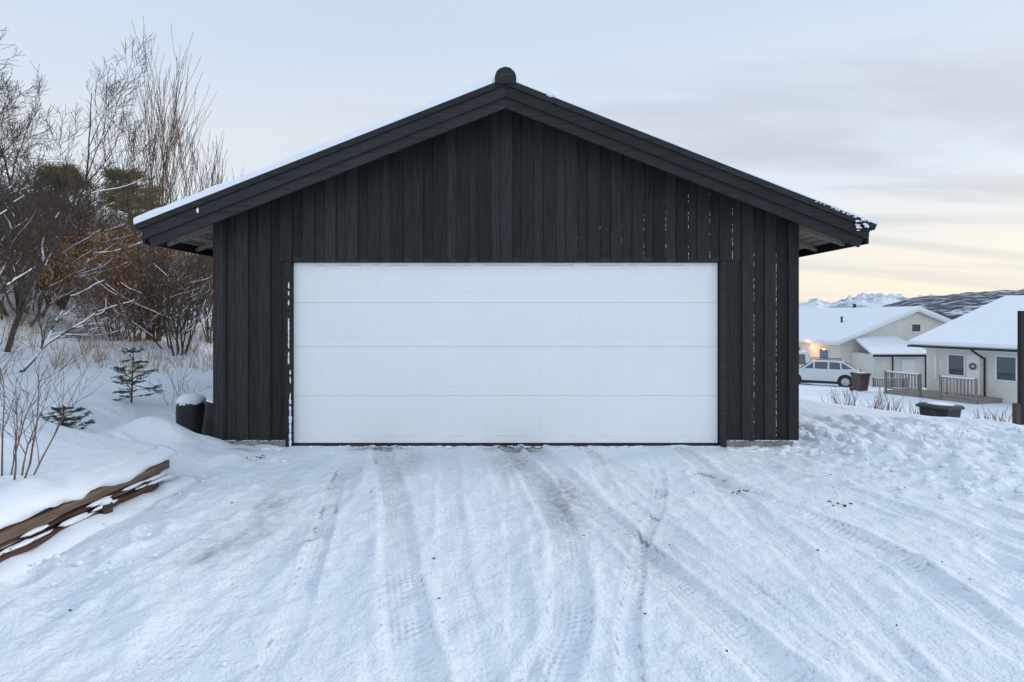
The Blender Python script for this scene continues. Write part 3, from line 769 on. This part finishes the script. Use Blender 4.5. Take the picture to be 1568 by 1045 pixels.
def roofB(t0,t1,o_,mat,name):
    prof=[(-o_,-.1-o_*sl2),(9.3,2.3),(18.6+o_,-.1-o_*sl2)];V=[]
    for x0 in(-o_,Lb+o_):
        V+=[(x0,p,q+t0) for p,q in prof]+[(x0,p,q+t1) for p,q in reversed(prof)]
    F=[(0,1,2,3,4,5),(11,10,9,8,7,6)]+[(i,6+i,6+(i+1)%6,(i+1)%6) for i in range(6)]
    meshobj(name,V,F,mat,hB)
roofB(0,.12,0,M_white,"roof");roofB(.122,.30,.04,M_snow2,"roof_snow")
w=MB();w.box(-.05,Lb,-.13,-.045,-.13,-.03);w.cyl((2.75,-.08,-.15),(2.95,.55,-.55),.045,.045,8);w.cyl((2.95,.6,-.5),(2.95,.6,-2.6),.045,.045,8);w.obj("gutter_and_downpipe",M_dark,hB)
window(hB,'-y',1.75,-.95,.65,.95,.7);window(hB,'-y',3.75,-.95,.72,1.05,.7,1);window(hB,'-y',6.2,-.95,1.2,1.05,.7,2)
w=MB();w.box(2.2,2.75,.63,.697,-2.3,-.4);w.obj("front_door",M_white,hB)
w=MB();
for i in range(14):
    t=6.283*i/14;w.blob((2.48+.12*math.cos(t),.58,-.95+.12*math.sin(t)),(.045,.03,.045),6,4,.3)
w.obj("door_wreath",pmat("wreath",(.20,.12,.06),.8),hB,True)
w=MB();w.box(-.4,3.6,-1.4,.69,-2.5,-2.32);w.obj("deck",M_grey,hB)
railing(hB,-.4,1.3,-1.4,-2.32);railing(hB,2.1,3.6,-1.4,-2.32)
w=MB()
for i in range(3): w.box(1.35,2.05,-1.7-i*.28,-1.43-i*.28,-3.0,-2.45-i*.14)
w.obj("deck_steps",M_grey,hB)
w=MB();w.box(.8,.9,.60,.695,-1.7,-.5);w.obj("corner_trim",M_white,hB)
w=MB();w.cyl((6,6,1.6),(6,6,2.3),.09,.09,8);w.cyl((6,6,2.3),(6,6,2.38),.17,.17,8);w.obj("roof_vent",M_dark,hB)

# ------------------------------------------------------------------ vehicles
def vehicle(name,loc,rz,prof,glass,L_,Wd,zr,wheel_x,wr,cab,rails=True,scale=1):
    e=empty(name,loc,rz);e.scale=(scale,)*3
    w=MB();w.prism_xz(prof,-Wd/2,Wd/2);w.obj("body",M_carw,e,bevel=.06,smooth=False)
    V=[];n=len(cab)
    zb=min(p[1] for p in cab)
    for sg in(-1,1):
        for (x,z) in cab:
            t=(z-zb)/(zr-zb);V.append((x,sg*(Wd/2-.04-.17*t),z))
    F=[tuple(range(n)),tuple(range(2*n-1,n-1,-1))]+[(i,n+i,n+(i+1)%n,(i+1)%n) for i in range(n)]
    o=meshobj("cabin",V,F,M_carw,e);md=o.modifiers.new('b','BEVEL');md.width=.04;md.segments=2
    for gl in glass:
        for sg in(-1,1):
            V=[]
            for (x,z) in gl:
                t=(z-zb)/(zr-zb);V.append((x,sg*(Wd/2-.04-.17*t+.008),z))
            F=[tuple(range(len(gl)))] if sg<0 else [tuple(range(len(gl)-1,-1,-1))]
            meshobj("side_window",V,F,M_glass,e)
    for (xa,za,xb,zb2) in ((cab[0][0],cab[0][1],cab[1][0],cab[1][1]),(cab[-1][0],cab[-1][1],cab[-2][0],cab[-2][1])):
        sgn=-1 if xa<0 else 1
        dx=xb-xa;dz=zb2-za;nl=math.hypot(dx,dz);nx_,nz_=sgn*abs(dz)/nl*.012,abs(dx)/nl*.012+.002
        P=[]
        for t,wd in((.12,Wd/2-.16),(.88,Wd/2-.28)): P+=[(xa+dx*t+nx_,-wd,za+dz*t+nz_),(xa+dx*t+nx_,wd,za+dz*t+nz_)]
        meshobj("windscreen",[P[0],P[1],P[3],P[2]],[(0,1,2,3)],M_glass,e)
    w=MB();w2=MB();w3=MB()
    for x in wheel_x:
        for sg in(-1,1):
            w.cyl((x,sg*(Wd/2-.22),wr),(x,sg*(Wd/2+.01),wr),wr,wr,22)
            w2.cyl((x,sg*(Wd/2+.011),wr),(x,sg*(Wd/2+.02),wr),wr*.62,wr*.55,14)
            w3.cyl((x,sg*(Wd/2-.3),wr+.02),(x,sg*(Wd/2+.004),wr+.02),wr*1.16,wr*1.16,22)
    w3.obj("wheel_arches",M_black,e);w.obj("tyres",M_tyre,e);w2.obj("rims",M_rim,e)
    x0=min(p[0] for p in prof);x1=max(p[0] for p in prof)
    w=MB()
    for sg in(-1,1): w.box(x1-.12,x1+.012,sg*(Wd/2-.28)-.12,sg*(Wd/2-.28)+.12,.85,1.05)
    w.obj("tail_lights",M_red,e,bevel=.01)
    w=MB()
    for sg in(-1,1): w.box(x0-.012,x0+.15,sg*(Wd/2-.28)-.15,sg*(Wd/2-.28)+.15,.68,.82)
    w.box(x0-.014,x0+.05,-.4,.4,.5,.75)
    w.obj("headlights_and_grille",M_glass,e,bevel=.01)
    w=MB();w.box(x0+.1,x1-.1,-Wd/2-.006,Wd/2+.006,.22,.38)
    if rails:
        for sg in(-1,1): w.box(-.5,1.2,sg*(Wd/2-.3)-.02,sg*(Wd/2-.3)+.02,zr+.02,zr+.06)
    w.obj("sill_and_rails",M_black,e,bevel=.01)
    for sg in(-1,1):
        w=MB();w.box(cab[0][0]+.2,cab[0][0]+.35,min(sg*Wd/2,sg*(Wd/2+.16)),max(sg*Wd/2,sg*(Wd/2+.16)),1.02,1.16);w.obj("wing_mirror",M_carw,e,bevel=.02)
suv=[(-2.2,.32),(2.15,.32),(2.22,.6),(2.20,1.02),(1.9,1.08),(-.95,1.04),(-1.85,.96),(-2.18,.82),(-2.24,.5)]
cab=[(-1.12,1.0),(-.40,1.54),(.1,1.62),(1.25,1.57),(2.08,1.05)]
gl=[[(-.85,1.10),(-.33,1.10),(-.33,1.48)],[(-.25,1.10),(.45,1.10),(.45,1.53),(-.25,1.51)],[(.53,1.10),(1.13,1.10),(1.08,1.50),(.53,1.53)],[(1.21,1.12),(1.75,1.15),(1.26,1.47),(1.16,1.49)]]
vehicle("parked_car",at(19.3,28.9,.0),math.radians(-30),suv,gl,4.4,1.85,1.62,(-1.38,1.38),.37,cab)
van=[(-2.5,.3),(2.45,.3),(2.5,.6),(2.48,1.1),(2.2,1.12),(-1.6,1.1),(-2.3,.98),(-2.52,.8),(-2.55,.5)]
cabv=[(-1.75,1.08),(-1.0,1.75),(-.6,1.92),(2.1,1.92),(2.42,1.08)]
glv=[[(-1.4,1.15),(-.6,1.15),(-.6,1.75),(-.92,1.7)],[(-.5,1.15),(.6,1.15),(.6,1.78),(-.5,1.78)],[(.7,1.15),(2.0,1.15),(1.95,1.78),(.7,1.78)]]
vehicle("parked_van",at(18.6,34.2,.0),math.radians(-24),van,glv,5,1.9,1.92,(-1.6,1.6),.35,cabv,False,1.12)

# ------------------------------------------------------------------ hills
def hillmesh(name,az0,az1,r0,r1,prof,nz,mat,na=260,nr=26,base=-12,sc=8.,s=0):
    A=np.radians(np.linspace(az0,az1,na));T=np.linspace(0,1,nr);AA,TT=np.meshgrid(A,T)
    r=r0+(r1-r0)*TT;hgt=np.interp(np.degrees(AA),[p[0] for p in prof],[p[1] for p in prof])
    rm=(r0+r1)/2
    env=np.sin(np.clip(TT*1.05,0,1)*math.pi)**.8
    zz=base+(hgt*rm-base)*env*(1+nz*fbm(np.degrees(AA)*sc/8,TT*4,5,s))
    V=np.stack([np.sin(AA)*r,np.cos(AA)*r-6.65,zz],-1).reshape(-1,3)
    idx=np.arange(na*nr).reshape(nr,na);Q=np.stack([idx[:-1,:-1],idx[:-1,1:],idx[1:,1:],idx[1:,:-1]],-1).reshape(-1,4)
    meshobj(name,V.tolist(),[tuple(q) for q in Q.tolist()],mat,None,True)
def hillmat(name,dark,light,sc,lo,hi,st=(1,1,1)):
    m,nt,b=newmat(name);L=nt.links
    tc=nt.nodes.new('ShaderNodeTexCoord');mp=nt.nodes.new('ShaderNodeMapping');mp.inputs['Scale'].default_value=st;L.new(tc.outputs['Object'],mp.inputs[0])
    n=nt.nodes.new('ShaderNodeTexNoise');n.inputs['Scale'].default_value=sc;n.inputs['Detail'].default_value=8;n.inputs['Roughness'].default_value=.7;L.new(mp.outputs[0],n.inputs['Vector'])
    r=nt.nodes.new('ShaderNodeValToRGB');r.color_ramp.elements[0].position=lo;r.color_ramp.elements[1].position=hi
    r.color_ramp.elements[0].color=dark+(1,);r.color_ramp.elements[1].color=light+(1,);L.new(n.outputs['Fac'],r.inputs[0]);L.new(r.outputs[0],b.inputs['Base Color'])
    b.inputs['Roughness'].default_value=.9;b.inputs['Specular IOR Level'].default_value=.1
    return m
Mh=hillmat("forested_hillside",(.06,.07,.09),(.60,.65,.72),.05,.49,.62,(1,1,1.5))
Mm=hillmat("snowy_mountain",(.34,.40,.50),(.80,.82,.86),.004,.40,.55,(1,1,2))
hp=[(20,0),(30.6,0),(32.8,.0110),(35.3,.0235),(37.8,.0284),(40.2,.0311),(42,.0329),(60,.045),(90,.05)]
hillmesh("forested_hill",20,90,800,1700,hp,.10,Mh,sc=10,s=3)
mp_=[(0,.014),(15,.016),(26.5,.0133),(28.2,.0232),(29.3,.016),(30.6,.0257),(32.1,.0312),(33.7,.0269),(35.3,.0246),(50,.02),(70,.02)]
hillmesh("mountain_range",0,70,7000,9500,mp_,.26,Mm,na=600,base=-20,sc=24,s=9)
hl=[(-90,.02),(-40,.03),(-20,.02),(0,.012),(10,.0)]
hillmesh("distant_hill",-90,10,900,1700,hl,.15,Mh,sc=10,s=13)

# ------------------------------------------------------------------ world
wd=bpy.data.worlds.new("World");scene.world=wd;wd.use_nodes=True;nt=wd.node_tree;L=nt.links
for n in list(nt.nodes): nt.nodes.remove(n)
N=nt.nodes.new
out=N('ShaderNodeOutputWorld');sky=N('ShaderNodeTexSky');sky.sky_type='NISHITA';sky.sun_disc=False
sky.sun_elevation=math.radians(20);sky.sun_rotation=math.radians(75)
bg1=N('ShaderNodeBackground');bg1.inputs[1].default_value=.12;L.new(sky.outputs[0],bg1.inputs[0])
tc=N('ShaderNodeTexCoord');sp=N('ShaderNodeSeparateXYZ');L.new(tc.outputs['Generated'],sp.inputs[0])
def mth(op,a,b=None,cl=False):
    n=N('ShaderNodeMath');n.operation=op;n.use_clamp=cl
    for i,v in enumerate((a,b)):
        if v is None: continue
        if isinstance(v,(int,float)): n.inputs[i].default_value=v
        else: L.new(v,n.inputs[i])
    return n.outputs[0]
zc=mth('ADD',mth('MAXIMUM',sp.outputs['Z'],0.),.10)
cx=mth('DIVIDE',sp.outputs['X'],zc);cy=mth('DIVIDE',sp.outputs['Y'],zc)
cb=N('ShaderNodeCombineXYZ');L.new(cx,cb.inputs[0]);L.new(cy,cb.inputs[1])
mp=N('ShaderNodeMapping');mp.inputs['Rotation'].default_value=(0,0,math.radians(-50));mp.inputs['Scale'].default_value=(.38,1.3,1);mp.inputs['Location'].default_value=(2.3,.7,0);L.new(cb.outputs[0],mp.inputs[0])
n1=N('ShaderNodeTexNoise');n1.inputs['Scale'].default_value=.75;n1.inputs['Detail'].default_value=5;n1.inputs['Roughness'].default_value=.5;n1.inputs['Distortion'].default_value=.4;L.new(mp.outputs[0],n1.inputs['Vector'])
ramp=N('ShaderNodeValToRGB');cr=ramp.color_ramp
cr.elements[0].position=0;cr.elements[0].color=(.80,.80,.80,1)
cr.elements[1].position=1;cr.elements[1].color=(.60,.74,.94,1)
for p_,cc in((.10,(.80,.83,.87)),(.22,(.75,.82,.90)),(.45,(.63,.745,.89))):
    q=cr.elements.new(p_);q.color=cc+(1,)
L.new(sp.outputs['Z'],ramp.inputs[0])
dotp=mth('ADD',mth('MULTIPLY',sp.outputs['X'],.80),mth('MULTIPLY',sp.outputs['Y'],.60))
azm=N('ShaderNodeMapRange');azm.interpolation_type='SMOOTHSTEP';azm.inputs['From Min'].default_value=.55;azm.inputs['From Max'].default_value=1.0;L.new(dotp,azm.inputs['Value'])
gm=N('ShaderNodeMapRange');gm.interpolation_type='SMOOTHSTEP';gm.inputs['From Min'].default_value=.44;gm.inputs['From Max'].default_value=.58;L.new(n1.outputs['Fac'],gm.inputs['Value'])
azw=N('ShaderNodeMapRange');azw.interpolation_type='SMOOTHSTEP';azw.inputs['From Min'].default_value=.1;azw.inputs['From Max'].default_value=.75;azw.inputs['To Min'].default_value=.10;azw.inputs['To Max'].default_value=1;L.new(dotp,azw.inputs['Value'])
gf=mth('MULTIPLY',mth('MULTIPLY',gm.outputs[0],azw.outputs[0]),.80)
m1=N('ShaderNodeMixRGB');L.new(gf,m1.inputs[0]);L.new(ramp.outputs[0],m1.inputs[1]);m1.inputs[2].default_value=(.56,.59,.655,1)
n2=N('ShaderNodeTexNoise');n2.inputs['Scale'].default_value=.5;n2.inputs['Detail'].default_value=4;L.new(mp.outputs[0],n2.inputs['Vector'])
pm=N('ShaderNodeMapRange');pm.interpolation_type='SMOOTHSTEP';pm.inputs['From Min'].default_value=.45;pm.inputs['From Max'].default_value=.7;L.new(n2.outputs['Fac'],pm.inputs['Value'])
m2=N('ShaderNodeMixRGB');L.new(mth('MULTIPLY',pm.outputs[0],.5),m2.inputs[0]);L.new(m1.outputs[0],m2.inputs[1]);m2.inputs[2].default_value=(.84,.86,.89,1)
wr=N('ShaderNodeValToRGB');w_=wr.color_ramp;w_.elements[0].position=0;w_.elements[0].color=(.75,)*3+(1,);w_.elements[1].position=.20;w_.elements[1].color=(0,0,0,1)
q=w_.elements.new(.06);q.color=(1,1,1,1);q=w_.elements.new(.12);q.color=(.5,.5,.5,1)
L.new(sp.outputs['Z'],wr.inputs[0])
nz=mth('ADD',mth('MULTIPLY',n1.outputs['Fac'],-2.4),1.95,True)
wf=mth('MULTIPLY',mth('MULTIPLY',wr.outputs[0],azm.outputs[0]),nz,True)
m3=N('ShaderNodeMixRGB');L.new(wf,m3.inputs[0]);L.new(m2.outputs[0],m3.inputs[1]);m3.inputs[2].default_value=(.97,.87,.72,1)
sb=mth('ADD',mth('MULTIPLY',mth('MAXIMUM',mth('MULTIPLY',sp.outputs['Y'],-1.),0.),.40),1.07)  # extra sky strength behind the camera, added to brighten door and cladding
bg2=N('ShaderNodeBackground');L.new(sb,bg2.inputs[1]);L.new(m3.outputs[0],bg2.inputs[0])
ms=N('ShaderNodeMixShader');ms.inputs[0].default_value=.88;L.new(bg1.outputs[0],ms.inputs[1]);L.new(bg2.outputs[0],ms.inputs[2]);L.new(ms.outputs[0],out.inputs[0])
sd=bpy.data.lights.new("sun",'SUN');sd.energy=1.15;sd.angle=math.radians(12);sd.color=(1,.96,.90)
so=bpy.data.objects.new("sun",sd);link(so)
az=math.radians(75);el=math.radians(20)
dv=Vector((math.sin(az)*math.cos(el),math.cos(az)*math.cos(el),math.sin(el)))
so.rotation_euler=dv.to_track_quat('Z','Y').to_euler()
cd=bpy.data.cameras.new("camera");cd.lens=20;cd.sensor_width=36;cd.shift_y=-42/1568;cd.clip_end=30000;cd.clip_start=.05
co=bpy.data.objects.new("camera",cd);co.location=(.07,-6.65,1.557);co.rotation_euler=(math.radians(90),0,0);link(co)
scene.camera=co
scene.view_settings.view_transform='Standard';scene.view_settings.look='None';scene.view_settings.exposure=0
